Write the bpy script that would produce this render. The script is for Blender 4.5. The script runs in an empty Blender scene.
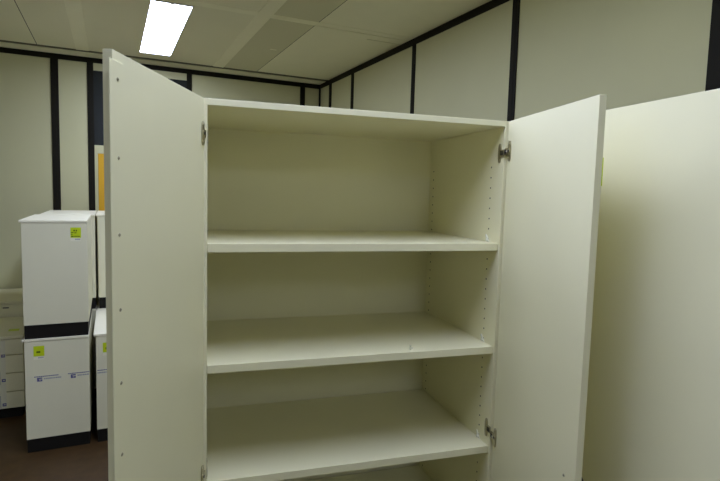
import bpy, bmesh, math, random
from mathutils import Vector, Matrix
C = bpy.context.scene.collection
PI = math.pi
TH = math.radians(7.6573)            # the room is turned a little against the open cabinet

# ------------------------------------------------------------------ materials
def mat(name, col, rough=0.5, spec=0.4, metal=0.0, var=0.02, scale=6.0, bump=0.0, bscale=200.0, emit=None, strength=0.0):
    m = bpy.data.materials.new(name); m.use_nodes = True
    nt = m.node_tree; b = nt.nodes['Principled BSDF']
    b.inputs['Roughness'].default_value = rough
    b.inputs['Metallic'].default_value = metal
    b.inputs['Specular IOR Level'].default_value = spec
    tc = nt.nodes.new('ShaderNodeTexCoord')
    n = nt.nodes.new('ShaderNodeTexNoise'); n.inputs['Scale'].default_value = scale; n.inputs['Detail'].default_value = 3
    nt.links.new(tc.outputs['Object'], n.inputs['Vector'])
    r = nt.nodes.new('ShaderNodeValToRGB')
    r.color_ramp.elements[0].position = 0.3; r.color_ramp.elements[1].position = 0.7
    r.color_ramp.elements[0].color = tuple(c*(1-var) for c in col) + (1,)
    r.color_ramp.elements[1].color = tuple(min(1, c*(1+var)) for c in col) + (1,)
    nt.links.new(n.outputs['Fac'], r.inputs['Fac']); nt.links.new(r.outputs['Color'], b.inputs['Base Color'])
    if bump > 0:
        n2 = nt.nodes.new('ShaderNodeTexNoise'); n2.inputs['Scale'].default_value = bscale
        nt.links.new(tc.outputs['Object'], n2.inputs['Vector'])
        bp = nt.nodes.new('ShaderNodeBump'); bp.inputs['Strength'].default_value = bump; bp.inputs['Distance'].default_value = 0.002
        nt.links.new(n2.outputs['Fac'], bp.inputs['Height']); nt.links.new(bp.outputs['Normal'], b.inputs['Normal'])
    if emit:
        b.inputs['Emission Color'].default_value = emit + (1,); b.inputs['Emission Strength'].default_value = strength
    return m

CREAM = (0.90, 0.86, 0.575)
M = {}
M['board'] = mat('white_melamine', CREAM, 0.42, 0.35, var=0.01)
M['hole'] = mat('drilled_hole', (0.07, 0.065, 0.04), 0.8)
M['metal'] = mat('nickel_steel', (0.48, 0.44, 0.28), 0.35, 0.5, 0.9, var=0.06, scale=40)
M['dark_metal'] = mat('dark_steel', (0.05, 0.045, 0.04), 0.4, 0.5, 0.5)
M['clip'] = mat('clear_white_plastic', (0.86, 0.85, 0.70), 0.25, 0.5)
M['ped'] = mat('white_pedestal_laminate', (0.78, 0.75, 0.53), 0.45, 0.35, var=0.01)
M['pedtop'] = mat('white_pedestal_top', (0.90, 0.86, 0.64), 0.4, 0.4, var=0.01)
M['plinth'] = mat('black_plinth', (0.012, 0.011, 0.009), 0.6, 0.15)
M['seam'] = mat('navy_edge', (0.02, 0.015, 0.10), 0.5)
M['drawer'] = mat('grey_white_steel', (0.85, 0.81, 0.53), 0.45, 0.35, var=0.01)
M['lime'] = mat('lime_paper', (0.56, 0.68, 0.015), 0.6, 0.2)
M['lime_ink'] = mat('dark_green_ink', (0.10, 0.16, 0.005), 0.6, 0.2)
M['paper'] = mat('white_paper', (0.86, 0.83, 0.62), 0.6, 0.2)
M['ink'] = mat('grey_ink', (0.36, 0.36, 0.38), 0.6, 0.2)
M['blue'] = mat('blue_ink', (0.11, 0.11, 0.25), 0.5, 0.2)
M['tape'] = mat('clear_tape', (0.77, 0.745, 0.54), 0.35, 0.4, var=0.02)
M['wall'] = mat('cream_wall_panel', (0.60, 0.580, 0.335), 0.55, 0.3, var=0.015, scale=3, bump=0.05)
M['black'] = mat('black_steel_profile', (0.013, 0.0115, 0.0065), 0.55, 0.12)
M['glass'] = mat('dark_glass', (0.022, 0.025, 0.025), 0.15, 0.35)
M['yellow'] = mat('yellow_board', (0.72, 0.40, 0.02), 0.5, 0.3)
M['ceil'] = mat('ceiling_panel', (0.90, 0.88, 0.65), 0.6, 0.2, var=0.015, scale=2)
M['strip'] = mat('ceiling_strip', (0.98, 0.96, 0.72), 0.55, 0.2, var=0.01)
M['joint'] = mat('shadow_joint', (0.13, 0.125, 0.075), 0.7, 0.2)
M['perf'] = mat('perforated_tile', (0.75, 0.73, 0.51), 0.7, 0.2, var=0.05, scale=300)
M['floor'] = mat('brown_floor', (0.064, 0.034, 0.011), 0.5, 0.35, var=0.18, scale=14, bump=0.1)
M['lamp_frame'] = mat('white_lamp_frame', (0.75, 0.75, 0.72), 0.4)
M['diffuser'] = mat('lamp_diffuser', (0.9, 0.9, 0.9), 0.5, emit=(0.90, 1.0, 1.37), strength=18.0)

# ------------------------------------------------------------------ mesh helpers
class MB:
    def __init__(s): s.bm = bmesh.new(); s.mats = []
    def mi(s, m):
        if m not in s.mats: s.mats.append(m)
        return s.mats.index(m)
    def _add(s, bm2, m):
        k = s.mi(m)
        for f in bm2.faces: f.material_index = k
        me = bpy.data.meshes.new('tmp'); bm2.to_mesh(me); bm2.free()
        s.bm.from_mesh(me); bpy.data.meshes.remove(me)
    def box(s, x0, x1, y0, y1, z0, z1, m, bev=0.0, mtx=None):
        b = bmesh.new(); bmesh.ops.create_cube(b, size=1.0)
        for v in b.verts:
            v.co = Vector(((x0+x1)/2+v.co.x*(x1-x0), (y0+y1)/2+v.co.y*(y1-y0), (z0+z1)/2+v.co.z*(z1-z0)))
        if bev: bmesh.ops.bevel(b, geom=b.edges[:], offset=bev, segments=2, affect='EDGES', profile=0.5)
        if mtx: b.transform(mtx)
        s._add(b, m); return s
    def cyl(s, p, axis, r, h, m, seg=16, r2=None, mtx=None):
        b = bmesh.new(); bmesh.ops.create_cone(b, cap_ends=True, segments=seg, radius1=r, radius2=r if r2 is None else r2, depth=h)
        rot = Vector((0, 0, 1)).rotation_difference(Vector(axis)).to_matrix().to_4x4()
        b.transform(Matrix.Translation(Vector(p)) @ rot)
        if mtx: b.transform(mtx)
        s._add(b, m); return s
    def prism(s, pts, ax, a0, a1, m, bev=0.0):
        """polygon pts (2D) extruded along axis ax (0,1,2) from a0 to a1"""
        b = bmesh.new()
        def mk(p, a):
            return [(a, p[0], p[1]), (p[0], a, p[1]), (p[0], p[1], a)][ax]
        lo = [b.verts.new(mk(p, a0)) for p in pts]; hi = [b.verts.new(mk(p, a1)) for p in pts]
        b.faces.new(lo[::-1]); b.faces.new(hi); n = len(pts)
        for i in range(n): b.faces.new((lo[i], lo[(i+1) % n], hi[(i+1) % n], hi[i]))
        bmesh.ops.recalc_face_normals(b, faces=b.faces[:])
        if bev: bmesh.ops.bevel(b, geom=b.edges[:], offset=bev, segments=2, affect='EDGES', profile=0.5)
        s._add(b, m); return s
    def build(s, name, parent=None, label=None):
        me = bpy.data.meshes.new(name); s.bm.to_mesh(me); s.bm.free()
        for m in s.mats: me.materials.append(M[m])
        o = bpy.data.objects.new(name, me); C.objects.link(o)
        if parent: o.parent = parent
        if label: o['label'] = label
        return o

def thing(name, label, cat, loc=(0, 0, 0), rz=0.0, group=None):
    o = bpy.data.objects.new(name, None); C.objects.link(o); o.empty_display_size = 0.1
    o.location = loc; o.rotation_euler = (0, 0, rz)
    o['label'] = label; o['category'] = cat
    if group: o['group'] = group
    return o
def struct(o, label, cat):
    o['kind'] = 'structure'; o['label'] = label; o['category'] = cat; return o
def room(u, v, z=0.0):               # room coordinates -> world
    c, s = math.cos(TH), math.sin(TH); return (u*c-v*s, u*s+v*c, z)
def copy_tree(o, parent=None):
    c = o.copy(); C.objects.link(c)
    if parent: c.parent = parent
    for ch in list(o.children): copy_tree(ch, c)
    return c

# ------------------------------------------------------------------ the room
UW, VW, UL, VF, ZB, ZC = 1.982, 4.5, -4.3, -5.2, 2.908, 2.960
def rstruct(mb, name, label, cat):
    o = mb.build(name); o.rotation_euler = (0, 0, TH); return struct(o, label, cat)

rstruct(MB().box(UL, UW, VF, VW, -0.1, 0, 'floor'), 'floor', 'dark brown floor of the room', 'floor')
rstruct(MB().box(UL-.1, UW+.1, VW, VW+.1, 0, ZC+.1, 'wall'), 'wall_back', 'cream panelled wall at the back of the room', 'wall')
rstruct(MB().box(UW, UW+.1, VF, VW, 0, ZC+.1, 'wall'), 'wall_right', 'cream panelled wall on the right above the open cabinet', 'wall')
rstruct(MB().box(UL-.1, UL, VF, VW, 0, ZC+.1, 'wall'), 'wall_left', 'cream wall on the left side of the room', 'wall')
rstruct(MB().box(UL-.1, UW+.1, VF-.1, VF, 0, ZC+.1, 'wall'), 'wall_front', 'cream wall behind the camera', 'wall')

# ceiling: panels with joints and wider strips, all one suspended ceiling
PU = 1.222                            # spacing of the strips
slots = [(2.475, 4.225), (0.64, 2.39), (-1.195, 0.555), (-3.03, -1.28), (-4.865, -3.115), (VF, -4.95)]
lamp_slots = [(0.17, 2.49), (0.17, -1.18), (0.17, 0.655), (-2.274, -1.18), (0.17, -4.85)]  # far left and far rear lamps are unseen, added for more frontal fill
cb = MB()
cb.box(UL, UW, VF, VW, ZC+.06, ZC+.1, 'hole')
g = .006
strips = [(-0.490, -0.385), (0.728, 0.832)]
u = -0.490 - PU
while u > UL: strips.insert(0, (u, u+.105)); u -= PU
for a, b in strips: cb.box(a, b, VF, 4.225, ZC-.004, ZC+.06, 'strip', .001)
cb.box(1.172, 1.178, VF, 4.225, ZC+.001, ZC+.05, 'joint')
cb.box(-.7985, -.7925, VF, 4.225, ZC+.001, ZC+.05, 'joint')
cb.box(UL, UW, 4.225, 4.315, ZC+.004, ZC+.05, 'joint')
# bays between strips
edges = [UL] + [x for s_ in strips for x in s_] + [UW]
for i in range(0, len(edges), 2):
    a, b = edges[i], edges[i+1]
    last = b == UW
    for (v0, v1) in slots:
        cols = [(a, b, 'ceil')]
        if last: cols = [(a, 1.172, 'perf'), (1.178, UW, 'strip')]
        elif abs(a+0.385) > .01: cols = [(a, (a+b)/2+.25, 'ceil'), ((a+b)/2+.25+g, b, 'ceil')]
        for (c0, c1, m_) in cols:
            cut = None
            for (lu, lv) in lamp_slots:
                if c0 < lu-.1 and c1 > lu+.1 and v0 <= lv+.3 < v1 and v0 <= lv+1.0 < v1: cut = (lu, lv)
            if cut:                    # leave the lamp its opening
                lu, lv = cut; h0, h1 = lu-.137, lu+.137; w0, w1 = lv, lv+1.53
                cb.box(c0, h0, v0, v1, ZC, ZC+.06, m_); cb.box(h1, c1, v0, v1, ZC, ZC+.06, m_)
                if w0 > v0: cb.box(h0, h1, v0, w0, ZC, ZC+.06, m_)
                if w1 < v1: cb.box(h0, h1, w1, v1, ZC, ZC+.06, m_)
            else:
                cb.box(c0, c1, v0+(g if m_ == 'strip' else 0), v1-(g if m_ == 'strip' else 0), ZC, ZC+.06, m_)
    # cross strips
    for v0 in (2.39, 0.555, -1.28, -3.115, -4.95):
        cb.box(a, min(b, 1.175) if last else b, v0, v0+.085, ZC-.002, ZC+.06, 'strip', .001)
        if last: cb.box(1.178, UW, v0, v0+.085-g, ZC, ZC+.06, 'strip')
cb.box(1.66, UW, 2.588, 2.596, ZC-.003, ZC+.01, 'perf')
cb.box(1.062, 1.116, 3.28, 3.31, ZC-.003, ZC+.01, 'strip', .001)
# perimeter strip along the back wall, with its shadow joint
cb.box(UL, UW, 4.315, VW, ZC-.004, ZC+.06, 'strip')
rstruct(cb, 'ceiling', 'suspended ceiling of pale metal panels and wider strips', 'ceiling')

# black steel profiles of the partition walls
tn = [0]
def trim(x0, x1, y0, y1, z0, z1, label, groove=None):
    tn[0] += 1
    mb = MB().box(x0, x1, y0, y1, z0, z1, 'black', .0015)
    if groove == 'back':
        c = (x0+x1)/2; mb.box(c-.006, c+.006, y0-.002, y0+.002, z0, z1, 'black', .0008)
    if groove == 'right':
        c = (y0+y1)/2; mb.box(x0-.002, x0+.002, c-.008, c+.008, z0, z1, 'black', .0008)
    return rstruct(mb, 'trim_%d' % tn[0], label, 'wall profile')
trim(UL, UW, VW-.010, VW, ZB, ZB+.05, 'horizontal black profile along the top of the back wall')
trim(UW-.008, UW, VF, VW-.010, ZB, ZB+.052, 'horizontal black profile along the top of the right wall')
for (a, b, l) in ((-.718, -.653, 'black wall post above the stack of white pedestals'),
                  (-.412, -.356, 'black wall post left of the dark glazed panel beside the left door'),
                  (.508, .561, 'black wall post right of the dark glazed panel, showing above the left door'),
                  (1.742, 1.799, 'black wall post of the back wall nearest the room corner'),
                  (-2.0, -1.94, 'black wall post of the back wall far to the left')):
    trim(a, b, VW-.010, VW, 0, ZB, l, 'back')
trim(UW-.018, UW, VW-.028, VW-.010, 0, ZB, 'thin black profile in the corner of back and right wall')
for (a, b, l) in ((4.135, 4.201, 'black post of the right wall beside the room corner'),
                  (3.545, 3.604, 'second black post of the right wall from the corner'),
                  (2.356, 2.406, 'black post of the right wall above the middle of the cabinet'),
                  (1.167, 1.226, 'black post of the right wall above the hinge of the right door'),
                  (-.125, .022, 'wide black post of the right wall at the right edge of the photo'),
                  (-2.307, -2.247, 'black post of the right wall behind the camera')):
    trim(UW-.008, UW, a, b, 0, ZB, l, 'right')

# glazed unit in the back wall, mostly hidden by the left cabinet door
w = MB()
w.box(-.356, .508, VW-.012, VW, 2.838, ZB, 'wall', .001)
w.box(-.356, -.335, VW-.012, VW, 0, 2.125, 'wall', .001)
w.box(-.335, .508, VW-.012, VW, 2.045, 2.125, 'wall', .001)
w.box(-.335, .508, VW-.012, VW, 0, 1.2, 'wall', .001)
win = w.build('window_1'); win.rotation_euler = (0, 0, TH)
struct(win, 'cream framed glazed panel in the back wall behind the left door', 'window')
MB().box(-.356, .508, VW-.008, VW-.001, 2.125, 2.838, 'glass').build('window_pane', win, 'dark blue grey glass pane')
MB().box(-.325, .508, VW-.010, VW-.001, 1.2, 2.045, 'yellow', .001).build('lower_panel', win, 'yellow lower panel')

# ------------------------------------------------------------------ ceiling lights
def ceiling_light(u, v, label):
    t = thing('ceiling_light', label, 'ceiling light', room(u, v+.765, ZC), TH, None)
    f = MB(); hw, hl = .137, .765
    f.box(-hw, hw, -hl, hl, .035, .055, 'lamp_frame')
    f.box(-hw, -hw+.006, -hl, hl, -.002, .036, 'lamp_frame'); f.box(hw-.006, hw, -hl, hl, -.002, .036, 'lamp_frame')
    f.box(-hw, hw, -hl, -hl+.03, -.003, .036, 'lamp_frame'); f.box(-hw, hw, hl-.008, hl, -.002, .036, 'lamp_frame')
    f.box(-.012, .012, -hl+.024, -hl+.034, -.006, .0, 'lamp_frame', .002)
    f.build('housing', t)
    MB().box(-hw+.006, hw-.006, -hl+.03, hl-.008, -.001, .006, 'diffuser').build('diffuser', t, 'glowing white diffuser')
    return t
LL = ['bright rectangular fluorescent light in the ceiling above the left door',
      'rectangular fluorescent ceiling light above the open cabinet, outside the photo',
      'rectangular fluorescent ceiling light behind the open cabinet, just above the top edge of the photo',
      'unseen rectangular fill light added in the ceiling far to the left of the open cabinet',
      'unseen rectangular fill light added in the ceiling far behind the camera']
for (p, l) in zip(lamp_slots, LL): ceiling_light(p[0], p[1], l)

# ------------------------------------------------------------------ the open cabinet
W, D, ZT, TOP, PT = 0.8559, 0.520, 1.930, 1.9465, 0.022
SH = [1.5787, 1.2568, 0.9366, 0.6150, 0.2950]; ST, YR = 0.0224, 0.0065
HOLE0, HF, HBK = 1.8116, 0.0667, 0.4861
cab = thing('storage_cabinet', 'tall white open cabinet with empty shelves and two doors swung wide', 'cabinet', (0, 0, 0), 0)
def side(sx):
    m = MB()
    x0, x1 = ((-PT, 0) if sx < 0 else (W, W+PT))
    m.box(x0, x1, 0, D+.02, 0, ZT, 'board', .0008)
    xi = 0 if sx < 0 else W
    for yy in (HF, HBK):
        for k in range(50):
            z = HOLE0-.032*k
            if z < .2: break
            if any(s-ST-.004 < z < s+.004 for s in SH): continue
            m.cyl((xi-sx*.0001, yy, z), (1, 0, 0), .0026, .0006, 'hole', 12)
    return m.build('side_panel', cab)
side(-1); side(1)
MB().box(-PT, W+PT, 0, D+.02, ZT, TOP, 'board', .0008).build('top_panel', cab)
MB().box(.0, W, D, D+.012, .08, ZT, 'board').build('back_panel', cab)
MB().box(.0, W, YR, D, .08, .102, 'board', .0008).build('bottom_panel', cab)
MB().box(.0, W, .03, .05, 0, .08, 'board').build('plinth', cab)
for z in SH:
    MB().box(.0008, W-.0008, YR, D-.009, z-ST, z, 'board', .0008).build('shelf', cab)
# small plastic shelf clips on the right side
for z in SH[:3]:
    m = MB().prism([(HF+.014, z+.021), (HF+.009, z+.023), (HF-.007, z+.004), (HF-.011, z), (HF+.004, z)], 0, W-.004, W-.0002, 'clip', .0008)
    m.cyl((W-.004, HF, z+.006), (1, 0, 0), .004, .008, 'clip', 12)
    m.build('shelf_clip', cab, 'clear white plastic clip')

def plate_outline(cx, cz, hx, hz):    # long plate with rounded ends
    pts = []
    for i in range(28):
        t = 2*PI*i/28; c, q = math.cos(t), math.sin(t)
        pts.append((cx+hx*math.copysign(abs(c)**.6, c), cz+hz*math.copysign(abs(q)**.8, q)))
    return pts
def hinge(door, sgn, z):
    """cup plate on the door (door space: x along door, y=0 inner face, +y to the cabinet when closed)"""
    m = MB(); cx = .012 if sgn < 0 else .019
    m.prism(plate_outline(cx, z, .0085, .030), 1, .0002, .0036, 'metal', .0008)
    m.cyl((cx, .003, z), (0, 1, 0), .0085, .0050, 'metal', 24)
    m.cyl((cx, .0055, z), (0, 1, 0), .0040, .002, 'dark_metal', 18)
    for dz in (-.021, .021): m.cyl((cx, .0042, z+dz), (0, 1, 0), .0036, .002, 'metal', 14)
    if sgn > 0:
        m.box(-.010, .014, .0005, .0062, z-.0105, z+.0105, 'metal', .0015)
        m.box(-.006, .006, .0058, .0072, z-.006, z+.006, 'dark_metal', .0005)
        m.cyl((.009, .0064, z), (0, 1, 0), .0030, .0016, 'clip', 14)
    else:
        m.box(-.004, .008, .0005, .0050, z-.010, z+.010, 'metal', .0015)
    return m.build('hinge_cup', door, 'nickel hinge cup plate')
def hinge_plate(sgn, z):
    m = MB(); xi = 0 if sgn < 0 else W; d = -sgn
    def bx(a, b, y0, y1, z0, z1, mm, bv): m.box(min(xi+d*a, xi+d*b), max(xi+d*a, xi+d*b), y0, y1, z0, z1, mm, bv)
    th = .0015 if sgn < 0 else .0035
    m.prism(plate_outline(.021, z, .0075, .029), 0, min(xi, xi+d*th), max(xi, xi+d*th), 'metal', .0006)
    for dz in (-.020, .020): m.cyl((xi+d*th, .021, z+dz), (1, 0, 0), .0034, .0016, 'metal', 14)
    if sgn > 0:
        bx(.0005, .0050, -.004, .020, z-.0105, z+.0105, 'metal', .0012)
        bx(.0045, .0060, -.003, .012, z-.007, z+.007, 'dark_metal', .0005)
    else:
        bx(.0003, .0020, .002, .018, z-.009, z+.009, 'metal', .0006)
    return m.build('hinge_plate', cab, 'nickel hinge mounting plate')
LW, DT, DZ = .4505, .0168, 1.9451
def door(sgn):
    d = bpy.data.objects.new('door', None)
    m = MB()
    sx = (lambda a, b: (a, b)) if sgn < 0 else (lambda a, b: (-b, -a))
    x0, x1 = sx(0, LW)
    m.box(x0, x1, -DT, 0, .06, DZ, 'board', .001)
    o = m.build('door', cab)
    if sgn < 0:
        o.location = (-.0086, -.007, 0); o.rotation_euler = (0, 0, -math.radians(109.9738))
    else:
        o.location = (.8635, -.005, 0); o.rotation_euler = (0, 0, math.radians(82.0))
    bpy.data.objects.remove(d)
    return o
dl = door(-1); dr = door(1)
for z in (1.857, .968): hinge(dl, -1, z); hinge_plate(-1, z)
for z, zp in ((1.856, 1.852), (.976, .992)):
    h = hinge(dr, 1, z); h.scale = (-1, 1, 1); hinge_plate(1, zp)
# closing strip with screws on the left door
MB().box(.418, .4655, 0, .003, .08, 1.928, 'board', .0012).build('closing_strip', dl)
for k in range(8):
    z = 1.898-.131*k
    s = MB(); s.cyl((.439, .0032, z), (0, 1, 0), .0036, .0012, 'metal', 16, .003)
    s.box(.4365, .4415, .0037, .0040, z-.0005, z+.0005, 'hole'); s.build('screw', dl, 'small steel screw head')
# bow handle outside the right door and its screw inside
s = MB(); s.cyl((-.404, .0005, 1.064), (0, 1, 0), .004, .0016, 'metal', 16, .003); s.cyl((-.404, .001, 1.064), (0, 1, 0), .0018, .0018, 'hole', 12)
s.build('screw', dr, 'small steel screw head')
outer = []; inner = []
for i in range(17):
    a = PI*i/16
    outer.append((-DT-.001-.024*math.sin(a)**.6 if 0 < i < 16 else -DT-.0002, 1.002+.075*math.cos(a)))
    inner.append((-DT-.001-.016*math.sin(a)**.6 if 0 < i < 16 else -DT-.0002, 1.002+.066*math.cos(a)))
MB().prism(outer+inner[::-1], 0, -.430, -.416, 'dark_metal', .0008).build('handle', dr, 'dark bow handle')

# loose clip lying on the second shelf
lc = MB().box(-.010, .010, -.003, .003, 0, .003, 'clip', .0008).box(-.010, -.006, -.003, .003, .0, .014, 'clip', .0008).build('loose_clip')
lc.location = (.592, .035, SH[1]); lc.rotation_euler = (0, 0, .9)
lc['label'] = 'tiny clear plastic clip lying loose near the front of the second shelf'; lc['category'] = 'clip'

# ------------------------------------------------------------------ stickers, tape
def sticker(parent, x, z, y, variant=0, axis='y', wd=.060, ht=.066):
    """lime sticker facing -y, centred at x, z"""
    m = MB(); m.box(x-wd/2, x+wd/2, y-.0006, y, z-ht/2, z+ht/2, 'lime')
    rr = random.Random(variant+3)
    def ink(a, b, c, d): m.box(x+a, x+b, y-.0009, y-.0005, z+c, z+d, 'lime_ink')
    if variant == 0:
        ink(-.013, -.004, .008, .018); ink(.000, .008, .008, .018); ink(-.026, -.012, -.002, .004); ink(-.008, .004, -.004, .002)
        ink(-.026, -.018, -.014, -.008); ink(-.026, -.014, -.028, -.020); ink(-.012, .024, -.026, -.021)
    else:
        ink(-.014, .008, -.012, .000)
    m.build('price_sticker', parent, 'lime green square sticker')
    p = MB(); p.box(x-.030, x+.028, y-.0005, y, z-ht/2-.022, z-ht/2-.003, 'paper')
    for k in range(5): p.box(x-.004+.006*k, x+.0005+.006*k, y-.0008, y-.0004, z-ht/2-.014, z-ht/2-.006, 'ink')
    p.build('number_label', parent, 'small white label with a grey number')
def tape(parent, x0, x1, z, y, marks):
    m = MB(); m.box(x0, x1, y-.0005, y, z-.022, z+.026, 'tape')
    rr = random.Random(5)
    for x in marks:
        a = max(x, x0+.004)
        while a < min(x+.135, x1-.004):
            wl = rr.uniform(.006, .012); m.box(a, min(a+wl, x1), y-.0009, y-.0004, z+.015, z+.0205, 'blue'); a += wl+.0015
        if x > 0 and x+.016 < x1:
            m.box(x+.016, min(x+.045, x1), y-.0009, y-.0004, z-.014, z+.011, 'blue')
            if x+.04 < x1: m.box(x+.026, x+.045, y-.0012, y-.0004, z-.001, z+.003, 'tape'); m.box(x+.028, x+.036, y-.0012, y-.0004, z-.008, z-.005, 'tape')
        a = max(x+.054, x0+.004)
        while a < min(x+.15, x1-.004):
            wl = rr.uniform(.005, .012); m.box(a, min(a+wl, x1), y-.0009, y-.0004, z-.003, z+.0055, 'ink'); a += wl+.002
    return m.build('packing_tape', parent, 'clear packing tape printed with small blue logos')

# ------------------------------------------------------------------ white pedestals in the corner
PW, PD, PH = .366, .80, .745
def pedestal(u, v, z, label, top=1.0):
    t = thing('pedestal_cabinet', label, 'pedestal cabinet', room(u, v, z), TH, 'white pedestals stacked by the back wall')
    H = PH if z == 0 else .755
    MB().box(.0, PW, .018, PD, .088, H-.014, 'ped', .001).build('body', t)
    MB().box(.001, PW-.001, 0, .017, .090, H-.016, 'ped', .001).build('front_panel', t)
    MB().box(-.012, PW, -.004, PD, H-.014, H, 'pedtop', .0015).build('top_panel', t)
    MB().box(.003, PW-.003, .006, PD-.004, 0, .088, 'plinth', .001).build('plinth', t)
    return t
U0, V0 = -.727, 2.472
ll = pedestal(U0, V0, 0, 'white pedestal with printed packing tape and lime sticker, bottom of the front left stack')
sticker(ll, .080, .665, 0, 1); tape(ll, .003, PW-.001, .480, 0, (.050, .240))
ul = pedestal(U0, V0, PH, 'white pedestal with black plinth and lime sticker, on top of the taped one')
sticker(ul, .300, .676, 0, 0)
lr = pedestal(U0+.405, V0+.004, 0, 'white pedestal standing alone beside the taped one, half hidden by the left door')
sticker(lr, .072, .650, 0, 1); tape(lr, .003, PW-.001, .480, 0, (-.05, .140))
pedestal(U0+.026, V0+.83, 0, 'white pedestal hidden at the bottom of the rear left stack')
pedestal(U0+.026, V0+.83, PH, 'white pedestal on the rear left stack, directly behind the front top one')
pedestal(U0+.411, V0+.83, 0, 'white pedestal hidden at the bottom of the rear right stack')
pedestal(U0+.411, V0+.83, PH, 'white pedestal on the rear right stack, behind the low one and beside the left door')

# ------------------------------------------------------------------ grey drawer units at the far left
def drawer_unit(u, v, wd, dp, ht, lines, label, handles):
    t = thing('drawer_unit', label, 'drawer unit', room(u, v, 0), TH, 'drawer units by the back wall')
    MB().box(0, wd, .018, dp, .08, ht-.02, 'drawer', .001).build('body', t)
    MB().box(-.003, wd+.003, -.002, dp, ht-.02, ht, 'drawer', .0015).build('top_panel', t)
    MB().box(.02, wd-.02, .04, dp-.02, 0, .08, 'plinth').build('plinth', t)
    for a, b in zip(lines[:-1], lines[1:]):
        d = MB().box(.001, wd-.001, 0, .018, a+.004, b-.004, 'drawer', .0012).build('drawer', t)
        if handles:
            zc = b-.028
            for hx in (.38,):
                MB().box(hx-.022, hx+.022, -.010, .0, zc-.005, zc+.003, 'dark_metal', .002).build('handle', d, 'dark slim handle')
    return t
du = drawer_unit(-1.245, 3.11, .43, .655, .622, (.08, .208, .347, .482, .600), 'low grey drawer unit with lime sticker on its top, left of the pedestal stack', False)
st = MB(); st.box(.315, .385, .150, .215, .622, .6226, 'lime'); st.build('price_sticker', du, 'lime green sticker lying on the top')
vt = MB(); vt.box(.272, .318, -.0006, 0, .09, .59, 'tape')
for z in (.113, .296, .478):
    vt.box(.292, .316, -.0010, -.0004, z-.011, z+.011, 'blue'); vt.box(.279, .283, -.0010, -.0004, z-.03, z+.07, 'ink')
    vt.box(.299, .312, -.0013, -.0004, z-.002, z+.003, 'tape')
vt.build('packing_tape', du, 'clear packing tape printed with small blue logos')
drawer_unit(-1.40, 3.80, .56, .66, .745, (.08, .25, .43, .60, .725), 'grey drawer unit against the back wall, behind the low drawer unit', True)

# ------------------------------------------------------------------ the neighbouring tall cabinet, seen from its side
nb = thing('tall_cabinet', 'tall closed white cabinet at the right edge, its plain side facing the open cabinet', 'cabinet', (.965, -.76, 0), 0)
MB().box(0, .022, .02, .55, 0, TOP, 'board', .001).build('side_panel', nb)
MB().box(.878, .90, .02, .55, 0, TOP, 'board', .0008).build('side_panel', nb)
MB().box(.022, .878, .02, .55, ZT, TOP, 'board', .0008).build('top_panel', nb)
MB().box(.022, .878, .505, .520, .05, ZT, 'board').build('back_panel', nb)
MB().box(.022, .878, .03, .05, 0, .06, 'board').build('plinth', nb)
for a, b, hx in ((.0, .449, .405), (.451, .90, .495)):
    d = MB().box(a, b, 0, .018, .06, DZ, 'board', .001).build('door', nb)
    MB().prism([(p[0]+DT, p[1]) for p in outer+inner[::-1]], 0, hx-.007, hx+.007, 'dark_metal', .0008).build('handle', d, 'dark bow handle')
sd = MB()
sd.box(-.0006, 0, .4705, .5305, 1.755, 1.827, 'lime'); sd.build('price_sticker', nb, 'lime green square sticker')
sd = MB(); sd.box(-.0005, 0, .473, .528, 1.735, 1.752, 'paper'); sd.box(-.0008, -.0003, .475, .480, 1.738, 1.744, 'ink')
sd.build('number_label', nb, 'small white label with a grey number')

# ------------------------------------------------------------------ camera
yaw, pitch, roll, F = math.radians(17.4661), math.radians(4.9568), math.radians(1.5657), 534.2191
fw = Vector((math.sin(yaw)*math.cos(pitch), math.cos(yaw)*math.cos(pitch), -math.sin(pitch)))
rt = Vector((math.cos(yaw), -math.sin(yaw), 0)); up = rt.cross(fw)
r2 = rt*math.cos(roll)+up*math.sin(roll); u2 = -rt*math.sin(roll)+up*math.cos(roll)
cam = bpy.data.cameras.new('camera'); cam.sensor_width = 36; cam.lens = F/720*36; cam.clip_start = .05
co = bpy.data.objects.new('camera', cam); C.objects.link(co)
mm = Matrix((r2, u2, -fw)).transposed().to_4x4(); mm.translation = Vector((-.0357, -1.4183, 1.7172))
co.matrix_world = mm
S = bpy.context.scene; S.camera = co
wd = bpy.data.worlds.new('world'); S.world = wd; wd.use_nodes = True
wd.node_tree.nodes['Background'].inputs[0].default_value = (.02, .02, .018, 1)
S.view_settings.view_transform = 'Standard'; S.view_settings.look = 'None'
S.view_settings.gamma = 1; S.view_settings.use_curve_mapping = False
S.view_settings.exposure = 0.0
